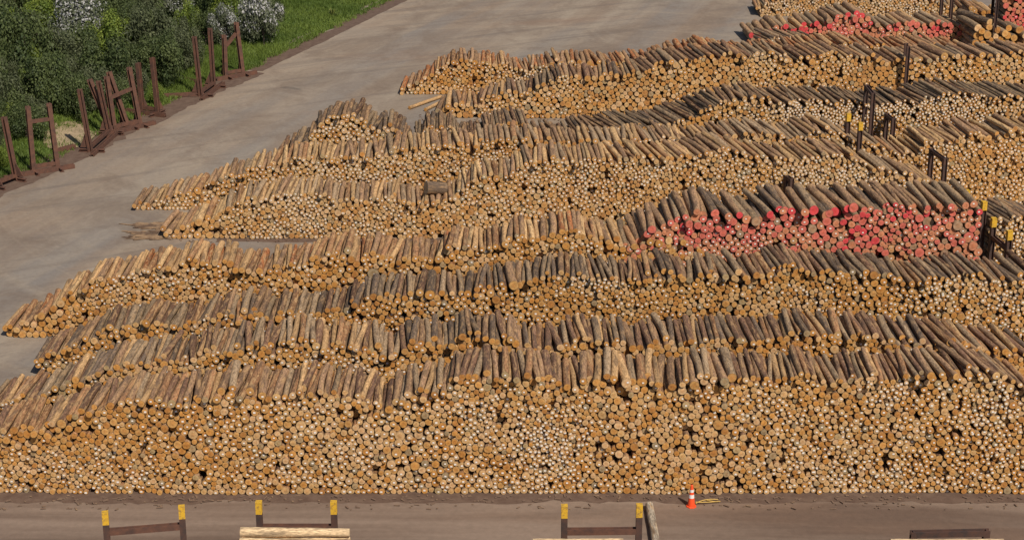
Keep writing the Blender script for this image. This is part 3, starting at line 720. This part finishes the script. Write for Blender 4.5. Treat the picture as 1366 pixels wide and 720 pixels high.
# ------------------------------------------------------------------ ground
VP = [(-160, 345), (-60, 292), (0, 253), (95, 212), (160, 178), (225, 148), (290, 117), (345, 95), (420, 59), (545, -2), (640, -45), (760, -95)]
VW = [atZ(x, y) for x, y in VP]
def mat_yard():
    k = N('yard_surface', 0.9, 0.25); p = k.n('ShaderNodeTexCoord').outputs['Object']
    big = k.noise(p, 0.045, 5, 0.6, 0.6)
    st = k.noise(k.mapping(p, (0.03, 0.26, 1), rot=(0, 0, math.radians(4))), 1.0, 6, 0.6, 0.4)
    pr = k.rot(p, 19)
    st2 = k.noise(k.mapping(pr, (0.30, 0.018, 1)), 1.0, 6, 0.62, 0.25)
    st3 = k.noise(k.mapping(pr, (0.13, 0.010, 1), loc=(5, 3, 0)), 1.0, 4, 0.6, 0.5)
    trk = k.noise(k.mapping(k.rot(p, 62), (0.9, 0.05, 1), loc=(2, 9, 0)), 1.0, 5, 0.65, 0.2)
    fine = k.noise(p, 3.5, 6, 0.7)
    col = k.mix(k.ramp(big, [(0.35, 0.0), (0.65, 1.0)]), (0.225, 0.177, 0.136), (0.265, 0.194, 0.138))
    col = k.mix(k.ramp(st, [(0.45, 0.0), (0.68, 0.55)]), col, (0.165, 0.128, 0.105))
    sx = k.n('ShaderNodeSeparateXYZ'); k.l(p, sx.inputs[0])
    far = k.n('ShaderNodeMapRange'); far.inputs['From Min'].default_value = 66; far.inputs['From Max'].default_value = 72; k.l(sx.outputs['Y'], far.inputs['Value'])
    ff = k.n('ShaderNodeMath', operation='MULTIPLY'); k.l(k.ramp(st2, [(0.42, 0.0), (0.66, 0.7)]), ff.inputs[0]); k.l(far.outputs[0], ff.inputs[1])
    f3 = k.n('ShaderNodeMath', operation='MULTIPLY'); k.l(k.ramp(st3, [(0.46, 0.0), (0.60, 0.85)]), f3.inputs[0]); k.l(far.outputs[0], f3.inputs[1])
    col = k.mix(f3.outputs[0], col, (0.20, 0.178, 0.16))
    col = k.mix(ff.outputs[0], col, (0.32, 0.265, 0.205))
    f4 = k.n('ShaderNodeMath', operation='MULTIPLY'); k.l(k.ramp(trk, [(0.52, 0.0), (0.68, 0.65)]), f4.inputs[0]); k.l(far.outputs[0], f4.inputs[1])
    col = k.mix(f4.outputs[0], col, (0.155, 0.125, 0.105))
    cen = k.n('ShaderNodeVectorMath', operation='SUBTRACT'); k.l(p, cen.inputs[0]); cen.inputs[1].default_value = (2.0, 112.0, 0)
    rad = k.n('ShaderNodeVectorMath', operation='LENGTH'); k.l(cen.outputs[0], rad.inputs[0])
    cx = k.n('ShaderNodeCombineXYZ'); rm = k.n('ShaderNodeMath', operation='MULTIPLY'); rm.inputs[1].default_value = 0.75; k.l(rad.outputs['Value'], rm.inputs[0]); k.l(rm.outputs[0], cx.inputs[0])
    sm = k.noise(k.mapping(p, (0.04, 0.04, 1)), 1.0, 3, 0.5); k.l(sm, cx.inputs[1])
    arc = k.noise(cx.outputs[0], 1.0, 4, 0.6)
    fa = k.n('ShaderNodeMath', operation='MULTIPLY'); k.l(k.ramp(arc, [(0.52, 0.0), (0.68, 0.28)]), fa.inputs[0]); k.l(far.outputs[0], fa.inputs[1])
    col = k.mix(fa.outputs[0], col, (0.33, 0.265, 0.195))
    mot = k.noise(k.mapping(p, (0.22, 0.16, 1), loc=(1, 4, 0)), 1.0, 6, 0.7, 0.6)
    col = k.mix(k.ramp(mot, [(0.48, 0.0), (0.64, 0.62)]), col, (0.165, 0.122, 0.092))
    # the working road in front is browner
    near = k.n('ShaderNodeMapRange'); near.inputs['From Min'].default_value = 68; near.inputs['From Max'].default_value = 64; k.l(sx.outputs['Y'], near.inputs['Value'])
    col = k.mix(near.outputs[0], col, k.mix(k.ramp(st, [(0.42, 0.0), (0.58, 1.0)]), (0.225, 0.165, 0.127), (0.125, 0.084, 0.063)))
    # trodden bark along the foot of the front stack
    wob = k.noise(k.mapping(p, (0.35, 0.35, 1)), 1.0, 6, 0.7)
    ad = k.n('ShaderNodeMath', operation='MULTIPLY_ADD'); ad.inputs[1].default_value = 2.2; k.l(wob, ad.inputs[0]); k.l(sx.outputs['Y'], ad.inputs[2])
    edge = k.n('ShaderNodeMapRange'); edge.inputs['From Min'].default_value = 64.75; edge.inputs['From Max'].default_value = 65.15; k.l(ad.outputs[0], edge.inputs['Value'])
    lim = k.n('ShaderNodeMapRange'); lim.inputs['From Min'].default_value = 80; lim.inputs['From Max'].default_value = 70; k.l(sx.outputs['Y'], lim.inputs['Value'])
    em = k.n('ShaderNodeMath', operation='MULTIPLY'); k.l(edge.outputs[0], em.inputs[0]); k.l(lim.outputs[0], em.inputs[1])
    e2 = k.n('ShaderNodeMath', operation='MULTIPLY'); e2.inputs[1].default_value = 0.0; k.l(em.outputs[0], e2.inputs[0])
    # pale dry islands and dark damp spots
    spot = k.noise(k.mapping(p, (0.35, 0.55, 1), loc=(3, 8, 0)), 1.0, 4, 0.6, 0.5)
    col = k.mix(k.ramp(spot, [(0.70, 0.0), (0.76, 0.5)]), col, (0.09, 0.075, 0.065))
    rust = k.noise(k.mapping(p, (0.03, 0.09, 1), loc=(13, 2, 0)), 1.0, 4, 0.6, 0.5)
    col = k.mix(k.ramp(rust, [(0.58, 0.0), (0.7, 0.5)]), col, (0.24, 0.15, 0.10))
    col = k.mix(1.0, col, k.ramp(fine, [(0.25, 0.86), (0.75, 1.13)]), 'MULTIPLY')
    k.base(col); k.bump(fine, 0.25, 0.02)
    return k.m
bm = bmesh.new(); bmesh.ops.create_grid(bm, x_segments=2, y_segments=2, size=600)
bmesh.ops.translate(bm, verts=bm.verts, vec=(0, 200, 0))
structure('ground', bm_mesh(bm, 'ground', mat_yard()), 'dusty grey-brown yard surface')

# strips of trodden bark: thin sheets with a ragged edge, 4 mm above the yard
M_DIRT = mat_plain('trodden_bark_dirt', (0.095, 0.058, 0.042), 0.95, 0.4, 2.2, (0.15, 0.10, 0.073))
def ragged(name, ctr, wf, wb, mat, seed, step=0.35, z=0.004):
    pts = [Vector(p) for p in ctr]; bm = bmesh.new(); A = []; B = []
    s = 0.0; prev = None
    for a, b in zip(pts, pts[1:]):
        n = max(2, int((b - a).length / step)); d = (b - a).normalized(); nn = Vector((-d.y, d.x, 0))
        for i in range(n):
            p = a + (b - a) * (i / n); s = p.x * .8 + p.y * .3
            e1 = wf * (0.75 + 0.55 * noise.noise(Vector((s * .5, seed, 0))) + 0.30 * noise.noise(Vector((s * 2.3, seed, 5))))
            e2 = wb * (0.75 + 0.55 * noise.noise(Vector((s * .5, seed + 9, 0))) + 0.30 * noise.noise(Vector((s * 2.3, seed + 9, 5))))
            A.append(bm.verts.new((*(p - nn * e1).xy, z))); B.append(bm.verts.new((*(p + nn * e2).xy, z)))
    for i in range(len(A) - 1): bm.faces.new((A[i], A[i + 1], B[i + 1], B[i]))
    bmesh.ops.recalc_face_normals(bm, faces=bm.faces)
    return structure(name, bm_mesh(bm, name, mat))
ragged('dirt_strip', [(-30, 64.7, 0), (30, 64.7, 0)], 0.75, 0.6, M_DIRT, 3)
pl, pr_ = atZ(140, 320), atZ(640, 320)
ragged('dirt_strip', [(pl.x + 6, 95.0, 0), (pr_.x + 2, 95.0, 0)], 0.45, 0.4, M_DIRT, 13)
ragged('dirt_strip', [(VW[i].x, VW[i].y, 0) for i in range(1, 8)], 1.1, 2.2, M_DIRT, 21, z=0.006)
ragged('dirt_strip', [(VW[i].x, VW[i].y, 0) for i in range(7, len(VW))], 0.35, 1.9, M_DIRT, 25, z=0.008)

M_STRIPS = mat_plain('bark_strips', (0.30, 0.195, 0.115), 0.95, 0.5, 1.2, (0.12, 0.075, 0.05), thr=(0.42, 0.6))
M_STRIPS2 = mat_plain('fine_bark', (0.16, 0.105, 0.075), 0.95, 0.5, 1.6, (0.27, 0.18, 0.11), thr=(0.5, 0.7))
def chips(name, label, boxes, n, seed, mat=M_CHIP, lr=(.03, .13), wr=(.012, .04), sa=.9):
    rs = random.Random(seed); bm = bmesh.new()
    for i in range(n):
        x0, y0, x1, y1 = boxes[i % len(boxes)]
        q = atZ(rs.uniform(x0, x1), rs.uniform(y0, y1)); L = lr[0] + (lr[1] - lr[0]) * rs.random() ** 2; wd = rs.uniform(*wr); a = rs.gauss(0, sa)
        if noise.noise(q * 0.45 + Vector((seed, 0, 0))) < rs.uniform(-.35, .25): continue
        d = Vector((math.cos(a), math.sin(a), 0)); s = Vector((-d.y, d.x, 0)); z = rs.uniform(.012, .04); h = rs.uniform(.01, .03)
        v = [bm.verts.new(q + d * (i_ * L) + s * (j * wd) + Vector((0, 0, z if k == 0 else z + h))) for k in (0, 1) for (i_, j) in ((-1, -1), (1, -1), (.9, 1), (-.8, 1))]
        for f in ((4, 5, 6, 7), (0, 1, 5, 4), (1, 2, 6, 5), (2, 3, 7, 6), (3, 0, 4, 7)): bm.faces.new([v[t] for t in f])
    return tag(link(name, bm_mesh(bm, name, mat)), label, 'debris', kind='stuff')
chips('bark_debris', 'loose bark and splinters along the foot of the nearest stack', [(0, 661, 1366, 669), (0, 663, 1366, 680)], 600, 4, M_STRIPS2)
chips('bark_debris', 'brown bark litter on the yard left of the stack behind the lane', [(168, 297, 232, 305), (174, 309, 228, 320), (190, 300, 230, 318)], 330, 5, M_STRIPS, (.15, .75), (.02, .06), .22)
chips('bark_debris', 'thin bark scraps along the lane', [(230, 318, 600, 324), (560, 154, 860, 162)], 420, 6)

# ------------------------------------------------------------------ bank, grass, trees
def verge_nrm(i):
    a = VW[max(0, i - 1)]; b = VW[min(len(VW) - 1, i + 1)]; d = (b - a).normalized(); return Vector((-d.y, d.x, 0))
def mat_bank():
    k = N('bank_soil', 0.95, 0.1); p = k.n('ShaderNodeTexCoord').outputs['Object']
    n = k.noise(p, 0.35, 5, 0.6); f = k.noise(p, 4.0, 4, 0.7)
    c = k.mix(k.ramp(n, [(0.4, 0.0), (0.6, 1.0)]), (0.05, 0.085, 0.018), (0.085, 0.12, 0.03))
    k.base(k.mix(k.ramp(f, [(0.5, 0), (0.75, 0.6)]), c, (0.06, 0.06, 0.028))); k.bump(f, 0.6, 0.08)
    return k.m
# resample the verge line
VS = []
for a, b in zip(VW, VW[1:]):
    n = max(2, int((b - a).length / 1.5))
    for i in range(n): VS.append(a + (b - a) * (i / n))
def bank_h(t, s):
    h = 0.5 * min(1, max(0, (t - 1.6) / 2.2)) + 0.055 * max(0, t - 3) + 0.00035 * max(0, t - 2) ** 2
    return h + 0.25 * noise.noise(Vector((s * .2, t * .25, 2))) * min(1, max(0, t - 1) / 3)
ts = [0.2, 0.6, 1.0, 1.5, 2.2, 3, 4, 5.5, 7, 9, 12, 15, 19, 24, 30, 38, 50, 70, 100]
bm = bmesh.new(); G = []
d0 = (VW[-1] - VW[0]).normalized(); n0 = Vector((-d0.y, d0.x, 0))
for i, p in enumerate(VS):
    G.append([bm.verts.new((*(p + n0 * (t + 0.7 + 0.5 * noise.noise(Vector((i * 1.1, t, 1))))).xy, 0.004 + bank_h(t, i * 1.5))) for t in ts])
for a, b in zip(G, G[1:]):
    for j in range(len(ts) - 1): bm.faces.new((a[j], b[j], b[j + 1], a[j + 1]))
bmesh.ops.recalc_face_normals(bm, faces=bm.faces)
for f in bm.faces:
    if f.normal.z < 0: f.normal_flip()
bank_me = bm_mesh(bm, 'grass_bank', mat_bank(), True)
structure('grass_bank', bank_me, 'grassy bank beside the yard')
bank_bvh = BVHTree.FromPolygons([v.co[:] for v in bank_me.vertices], [tuple(p.vertices) for p in bank_me.polygons])
def ground_z(x, y):
    h = bank_bvh.ray_cast(Vector((x, y, 60)), Vector((0, 0, -1))); return h[0].z if h[0] else 0.0
def on_bank(px, py):
    h = bank_bvh.ray_cast(O, Vector(ray(px, py)).normalized()); return h[0].copy() if h[0] else atZ(px, py)
# pale sand scar showing under the bushes
M_SAND = mat_plain('pale_sand', (0.36, 0.27, 0.17), 0.95, 0.4, 1.5)
bm = bmesh.new(); cs = on_bank(92, 184); ring = []
for i in range(22):
    a = 2 * PI * i / 22; q = 1 + .3 * noise.noise(Vector((math.cos(a) * 2, math.sin(a) * 2, 3)))
    x, y = cs.x + 1.5 * q * math.cos(a), cs.y + 2.6 * q * math.sin(a); ring.append(bm.verts.new((x, y, ground_z(x, y) + .06)))
ctr = bm.verts.new((cs.x, cs.y, ground_z(cs.x, cs.y) + .25))
for i in range(22): bm.faces.new((ctr, ring[i], ring[(i + 1) % 22]))
structure('sand_scar', bm_mesh(bm, 'sand_scar', M_SAND, True))

def leaves_mesh(name, pts, mats, size, rs, tri=False, mi=None):
    """pts: (pos, normal-ish dir, tint, matindex)"""
    V = []; Fc = []; SZ = []; T = []; MI = []
    for p, nrm, t, m_, s in pts:
        a = Vector((rs.gauss(0, 1), rs.gauss(0, 1), rs.gauss(0, 1)))
        u = nrm.cross(a)
        if u.length < 1e-3: continue
        u.normalize(); v = nrm.cross(u).normalized(); b = len(V); w_ = s * rs.uniform(.45, .8)
        V += [tuple(p - u * s), tuple(p + v * w_), tuple(p + u * s), tuple(p - v * w_)]
        Fc += [b, b + 1, b + 2, b + 3]; SZ.append(4); T += [(t, t, t, 1)] * 4; MI.append(m_)
    return np_mesh(name, V, Fc, SZ, mats, MI, T)
LEAF = {
 'dark green': ([mat_leaf('leaf_dark', (0.028, 0.045, 0.014), (0.10, 0.125, 0.042))], 0.0),
 'olive green': ([mat_leaf('leaf_olive', (0.05, 0.062, 0.028), (0.12, 0.135, 0.066))], 0.0),
 'bright green': ([mat_leaf('leaf_bright', (0.07, 0.115, 0.016), (0.19, 0.235, 0.04))], 0.0),
 'white-flowered': ([mat_leaf('leaf_grey', (0.07, 0.085, 0.045), (0.15, 0.165, 0.10)), mat_leaf('blossom', (0.24, 0.245, 0.24), (0.42, 0.41, 0.40), 0.05)], 0.5),
}
def shrub_proto(kind, seed, n=8500, lumps=16, R=(1, 1, 1)):
    rs = random.Random(seed); mats, fl = LEAF[kind]; cl = []
    for i in range(lumps):
        a = rs.random() * 6.283; e = rs.uniform(-0.75, 1.0); q = rs.uniform(.25, .8)
        cl.append((Vector((math.cos(a) * q * math.sqrt(1 - e * e * .8), math.sin(a) * q * math.sqrt(1 - e * e * .8), 0.5 + 0.42 * e * rs.uniform(.6, 1.1))), rs.uniform(.2, .40), rs.uniform(.15, .85)))
    pts = []
    for i in range(n):
        c, rr, ct = cl[rs.randrange(lumps)]
        d = Vector((rs.gauss(0, 1), rs.gauss(0, 1), rs.gauss(0, 1))).normalized()
        p = c + d * rr * (rs.random() ** .35) * rs.uniform(.8, 1.12)
        if p.z < 0.03: p.z = 0.03 + rs.random() * .1
        nrm = (d + Vector((rs.gauss(0, .5), rs.gauss(0, .5), rs.gauss(.3, .5)))).normalized()
        fm = 1 if (fl and d.z > -0.15 and rs.random() < fl * (0.35 + ct)) else 0
        pts.append((p, nrm, min(1, max(0, ct + rs.gauss(0, .22))), fm, rs.uniform(.018, .042)))
    cme = leaves_mesh('crown', pts, mats, 0.03, rs)
    # trunk with limbs
    bm = bmesh.new()
    def limb(a, b, r0, r1):
        a, b = Vector(a), Vector(b); d = (b - a).normalized(); s = d.cross(Vector((.3, .8, .1))).normalized(); u = s.cross(d)
        A = [bm.verts.new(a + s * (r0 * math.cos(k * 1.047)) + u * (r0 * math.sin(k * 1.047))) for k in range(6)]
        B = [bm.verts.new(b + s * (r1 * math.cos(k * 1.047)) + u * (r1 * math.sin(k * 1.047))) for k in range(6)]
        for k in range(6): bm.faces.new((A[k], A[(k + 1) % 6], B[(k + 1) % 6], B[k]))
    limb((0, 0, -.05), (.02, .01, .35), .045, .03)
    for c, rr, ct in cl[:9]: limb((.02, .01, rs.uniform(.2, .35)), c, .022, .006)
    return cme, bm_mesh(bm, 'trunk', M_TRUNK, True)
PROTO = {k: [shrub_proto(k, 100 * i + j) for j in range(3)] for i, k in enumerate(LEAF)}
def shrub(kind, px, py, wpx, hpx, label, group, seed, name='shrub'):
    rs = random.Random(seed); p = on_bank(px, py); p.z = ground_z(p.x, p.y)
    dep = p.y * CF - (p.z - CAMH) * SF; m = dep / F
    cme, tme = PROTO[kind][seed % 3]
    o = bpy.data.objects.new(name, None); COL.objects.link(o); o.location = p; o.rotation_euler = (0, 0, rs.random() * 6.28)
    wx = wpx * m / 2 * 1.35; hz = hpx * m * 1.15
    for nm, me_ in (('trunk', tme), ('crown', cme)):
        c = link(nm, me_, o); c.scale = (wx, wx * rs.uniform(.85, 1.15), hz)
    tag(o, label, 'shrub' if name == 'shrub' else 'tree', group)
    return o
GV = 'bushes on the bank'
named = [  # kind, px, py(base), width, height, label
 ('white-flowered', 112, 62, 86, 56, 'broad white-flowered bush at the top left, above bright green shrub'),
 ('white-flowered', 352, 62, 58, 58, 'white-flowered bush beside the grass at the right end of the bushes'),
 ('white-flowered', 300, 66, 36, 48, 'small white-flowered bush behind the far pair of rusty bookends'),
 ('white-flowered', 238, 18, 60, 34, 'white-flowered bush at the top edge above the yellow-green shrub'),
 ('bright green', 152, 76, 58, 50, 'round bright green shrub just below the broad white-flowered bush'),
 ('bright green', 254, 48, 36, 38, 'round yellow-green shrub between the two upper white-flowered bushes'),
 ('bright green', 14, 48, 40, 30, 'light green shrub at the left photo edge near the top'),
 ('olive green', 205, 78, 70, 62, 'greyish olive bush in the middle of the bank above the bookend cluster'),
 ('olive green', 192, 30, 50, 40, 'olive bush left of the upper white-flowered bush at the top'),
 ('dark green', 318, 16, 60, 32, 'dark green bush at the top edge left of the grass'),
 ('dark green', 285, 30, 44, 40, 'dark bush between yellow-green shrub and the right white-flowered bush'),
 ('dark green', 30, 110, 80, 80, 'large dark green bush at the left edge behind the first bookends'),
 ('olive green', 90, 108, 70, 58, 'olive bush below the broad white-flowered bush'),
 ('dark green', 150, 128, 70, 66, 'dark bush directly behind the crowded bookend cluster'),
 ('dark green', 215, 112, 56, 52, 'dark bush behind the right posts of the bookend cluster'),
 ('dark green', 60, 150, 66, 62, 'dark bush behind the bookend with the high crossbar'),
 ('olive green', 8, 168, 56, 66, 'olive bush behind the bookend at the left photo edge'),
 ('dark green', 108, 160, 44, 50, 'dark bush right of the pale sand bank'),
 ('olive green', 250, 92, 44, 46, 'olive bush behind the left far bookend'),
 ('dark green', 60, 30, 60, 40, 'dark bush left of the broad white-flowered bush at the top'),
 ('olive green', 170, 12, 60, 34, 'olive bush at the top edge right of the broad white-flowered bush'),
 ('bright green', 210, 140, 22, 24, 'low light green shrub at the foot of the bookend cluster'),
 ('bright green', 4, 222, 20, 22, 'low light green shrub at the left edge beside the leaning post'),
 ('dark green', -20, 66, 70, 60, 'dark bush cut by the upper left photo edge'),
 ('dark green', -30, 140, 80, 70, 'dark bush cut by the left photo edge, lower down'),
 ('dark green', 395, -6, 50, 36, 'dark bush at the top edge beyond the grass'),
 ('olive green', 90, -4, 70, 40, 'olive bush beyond the broad white-flowered bush'),
 ('dark green', 10, 4, 70, 44, 'dark bush at the very top left corner'),
 ('dark green', 240, -12, 60, 40, 'dark bush beyond the top edge white-flowered bush'),
 ('dark green', 178, 56, 40, 40, 'dark bush right of the round bright green shrub'),
 ('dark green', 115, 98, 50, 50, 'dark bush left of the greyish olive one and below the bright shrub'),
 ('olive green', 42, 70, 56, 46, 'olive bush above the large dark bush at left'),
 ('dark green', 185, 108, 44, 42, 'dark bush squeezed between two others behind the bookend cluster'),
 ('dark green', 78, 128, 44, 42, 'dark bush above the pale sand bank'),
 ('olive green', 235, 66, 40, 40, 'olive bush below the yellow-green shrub'),
 ('dark green', 275, 62, 36, 40, 'dark bush left of the far pair of rusty bookends'),
]
for i, (k, px, py, wd, hh, lab) in enumerate(named):
    shrub(k, px, py, wd, hh, lab, GV, i + 3)
rs = random.Random(77); cnt = 0
for gy in range(-40, 236, 17):
    for gx in range(-60, 400, 26):
        px, py = gx + rs.uniform(-9, 9), gy + rs.uniform(-6, 6)
        lim = np.interp(px, [-60, 0, 100, 150, 220, 262, 330, 380, 400], [238, 212, 168, 150, 112, 84, 44, 6, -30])
        if py > lim or px > 380 or (62 < px < 112 and py > 140): continue
        if any(abs(px - q[1]) < q[3] * .75 and -12 < py - q[2] < 40 and q[0] in ('white-flowered', 'bright green') for q in named): continue
        k = rs.choice(['dark green', 'dark green', 'dark green', 'olive green', 'olive green', 'bright green'])
        shrub(k, px, py, rs.uniform(36, 54), rs.uniform(30, 50), k + ' bush among the many crowded together on the bank', 'thicket bushes on the bank', 1000 + cnt); cnt += 1
# spiky plants
def spiky(px, py, hpx, label, cat, seed, name, col, n=70):
    rs = random.Random(seed); p = on_bank(px, py); p.z = ground_z(p.x, p.y); m = (p.y * CF + CAMH * SF) / F; h = hpx * m
    o = bpy.data.objects.new(name, None); COL.objects.link(o); o.location = p; tag(o, label, cat)
    heads = [(Vector((0, 0, 0.03)), h)] if name == 'flax_plant' else [(Vector((rs.gauss(0, .3) * h, rs.gauss(0, .3) * h, h * rs.uniform(.5, .8))), h * .42) for _ in range(4)]
    V = []; Fc = []; SZ = []; T = []
    for c, L in heads:
        for i in range(n):
            a = rs.random() * 6.28; e = rs.uniform(.1, 1.4); d = Vector((math.cos(a) * math.cos(e), math.sin(a) * math.cos(e), math.sin(e))); s = Vector((-math.sin(a), math.cos(a), 0)) * .035
            q = c + d * L * .6; t_ = c + d * L * rs.uniform(.85, 1.1) - Vector((0, 0, L * .18)); b = len(V)
            V += [tuple(c - s * .6), tuple(c + s * .6), tuple(q + s), tuple(q - s), tuple(t_)]
            Fc += [b, b + 1, b + 2, b + 3, b + 3, b + 2, b + 4]; SZ += [4, 3]; tt = rs.random(); T += [(tt, tt, tt, 1)] * 5
    link('leaves', np_mesh('leaves', V, Fc, SZ, [col], None, T), o)
    if name != 'flax_plant':
        bm = bmesh.new()
        for c, L in heads:
            b0 = Vector((0, 0, -.1)); sv = []
            for q, r in ((b0, .11), (c * .5 + Vector((0, 0, .1)), .08), (c, .06)):
                sv.append([bm.verts.new(q + Vector((r * math.cos(k * 1.047), r * math.sin(k * 1.047), 0))) for k in range(6)])
            for A, B in zip(sv, sv[1:]):
                for k in range(6): bm.faces.new((A[k], A[(k + 1) % 6], B[(k + 1) % 6], B[k]))
        link('trunk', bm_mesh(bm, 'trunk', M_TRUNK, True), o)
M_SPK = mat_leaf('leaf_spiky', (0.09, 0.11, 0.02), (0.20, 0.21, 0.06))
spiky(60, 22, 34, 'spiky yellow-green cabbage tree at the top left edge', 'tree', 3, 'cabbage_tree', M_SPK)
spiky(222, 98, 22, 'spiky pale flax clump between the bookend cluster and far bookends', 'plant', 5, 'flax_plant', M_SPK, 50)
spiky(443, 22, 14, 'small pale weed clump in the bright green grass', 'plant', 6, 'flax_plant', M_SPK, 26)
spiky(286, 22, 18, 'spiky flax clump near the top, left of the right white-flowered bush', 'plant', 8, 'flax_plant', M_SPK, 40)

# grass on the bank: one mass of blades
rs = random.Random(9); V = []; Fc = []; SZ = []; T = []
M_GR = mat_leaf('grass_blades', (0.07, 0.11, 0.018), (0.14, 0.19, 0.034), 0.15)
def blades(poly, n, hmin, hmax):
    for _ in range(n):
        px = rs.uniform(poly[0], poly[2]); py = rs.uniform(poly[1], poly[3])
        h = bank_bvh.ray_cast(O, Vector(ray(px, py)).normalized())
        if not h[0]: continue
        p = h[0]; tt = min(1, max(0, .5 + .9 * noise.noise(p * .25) + rs.gauss(0, .2))); hh = rs.uniform(hmin, hmax) * (.6 + .8 * abs(noise.noise(p * .35 + Vector((7, 0, 0)))))
        for k in range(3):
            a = rs.random() * 6.28; s = Vector((math.cos(a), math.sin(a), 0)) * .03; q = p + Vector((rs.gauss(0, .1), rs.gauss(0, .1), 0)); b = len(V)
            tip = q + Vector((rs.gauss(0, .12), rs.gauss(0, .12), hh))
            V.extend([tuple(q - s), tuple(q + s), tuple(tip)]); Fc.extend([b, b + 1, b + 2]); SZ.append(3); T.extend([(tt, tt, tt, 1)] * 3)
blades((180, 85, 360, 172), 6000, .15, .4); blades((300, -20, 560, 95), 16000, .15, .5); blades((225, 60, 330, 130), 5000, .2, .6); blades((-10, 130, 230, 240), 7000, .15, .45); blades((0, 10, 60, 50), 2500, .3, .7)
tag(link('grass', np_mesh('grass', V, Fc, SZ, [M_GR], None, T)), 'bright green rough grass covering the bank beside the yard', 'grass', kind='stuff')
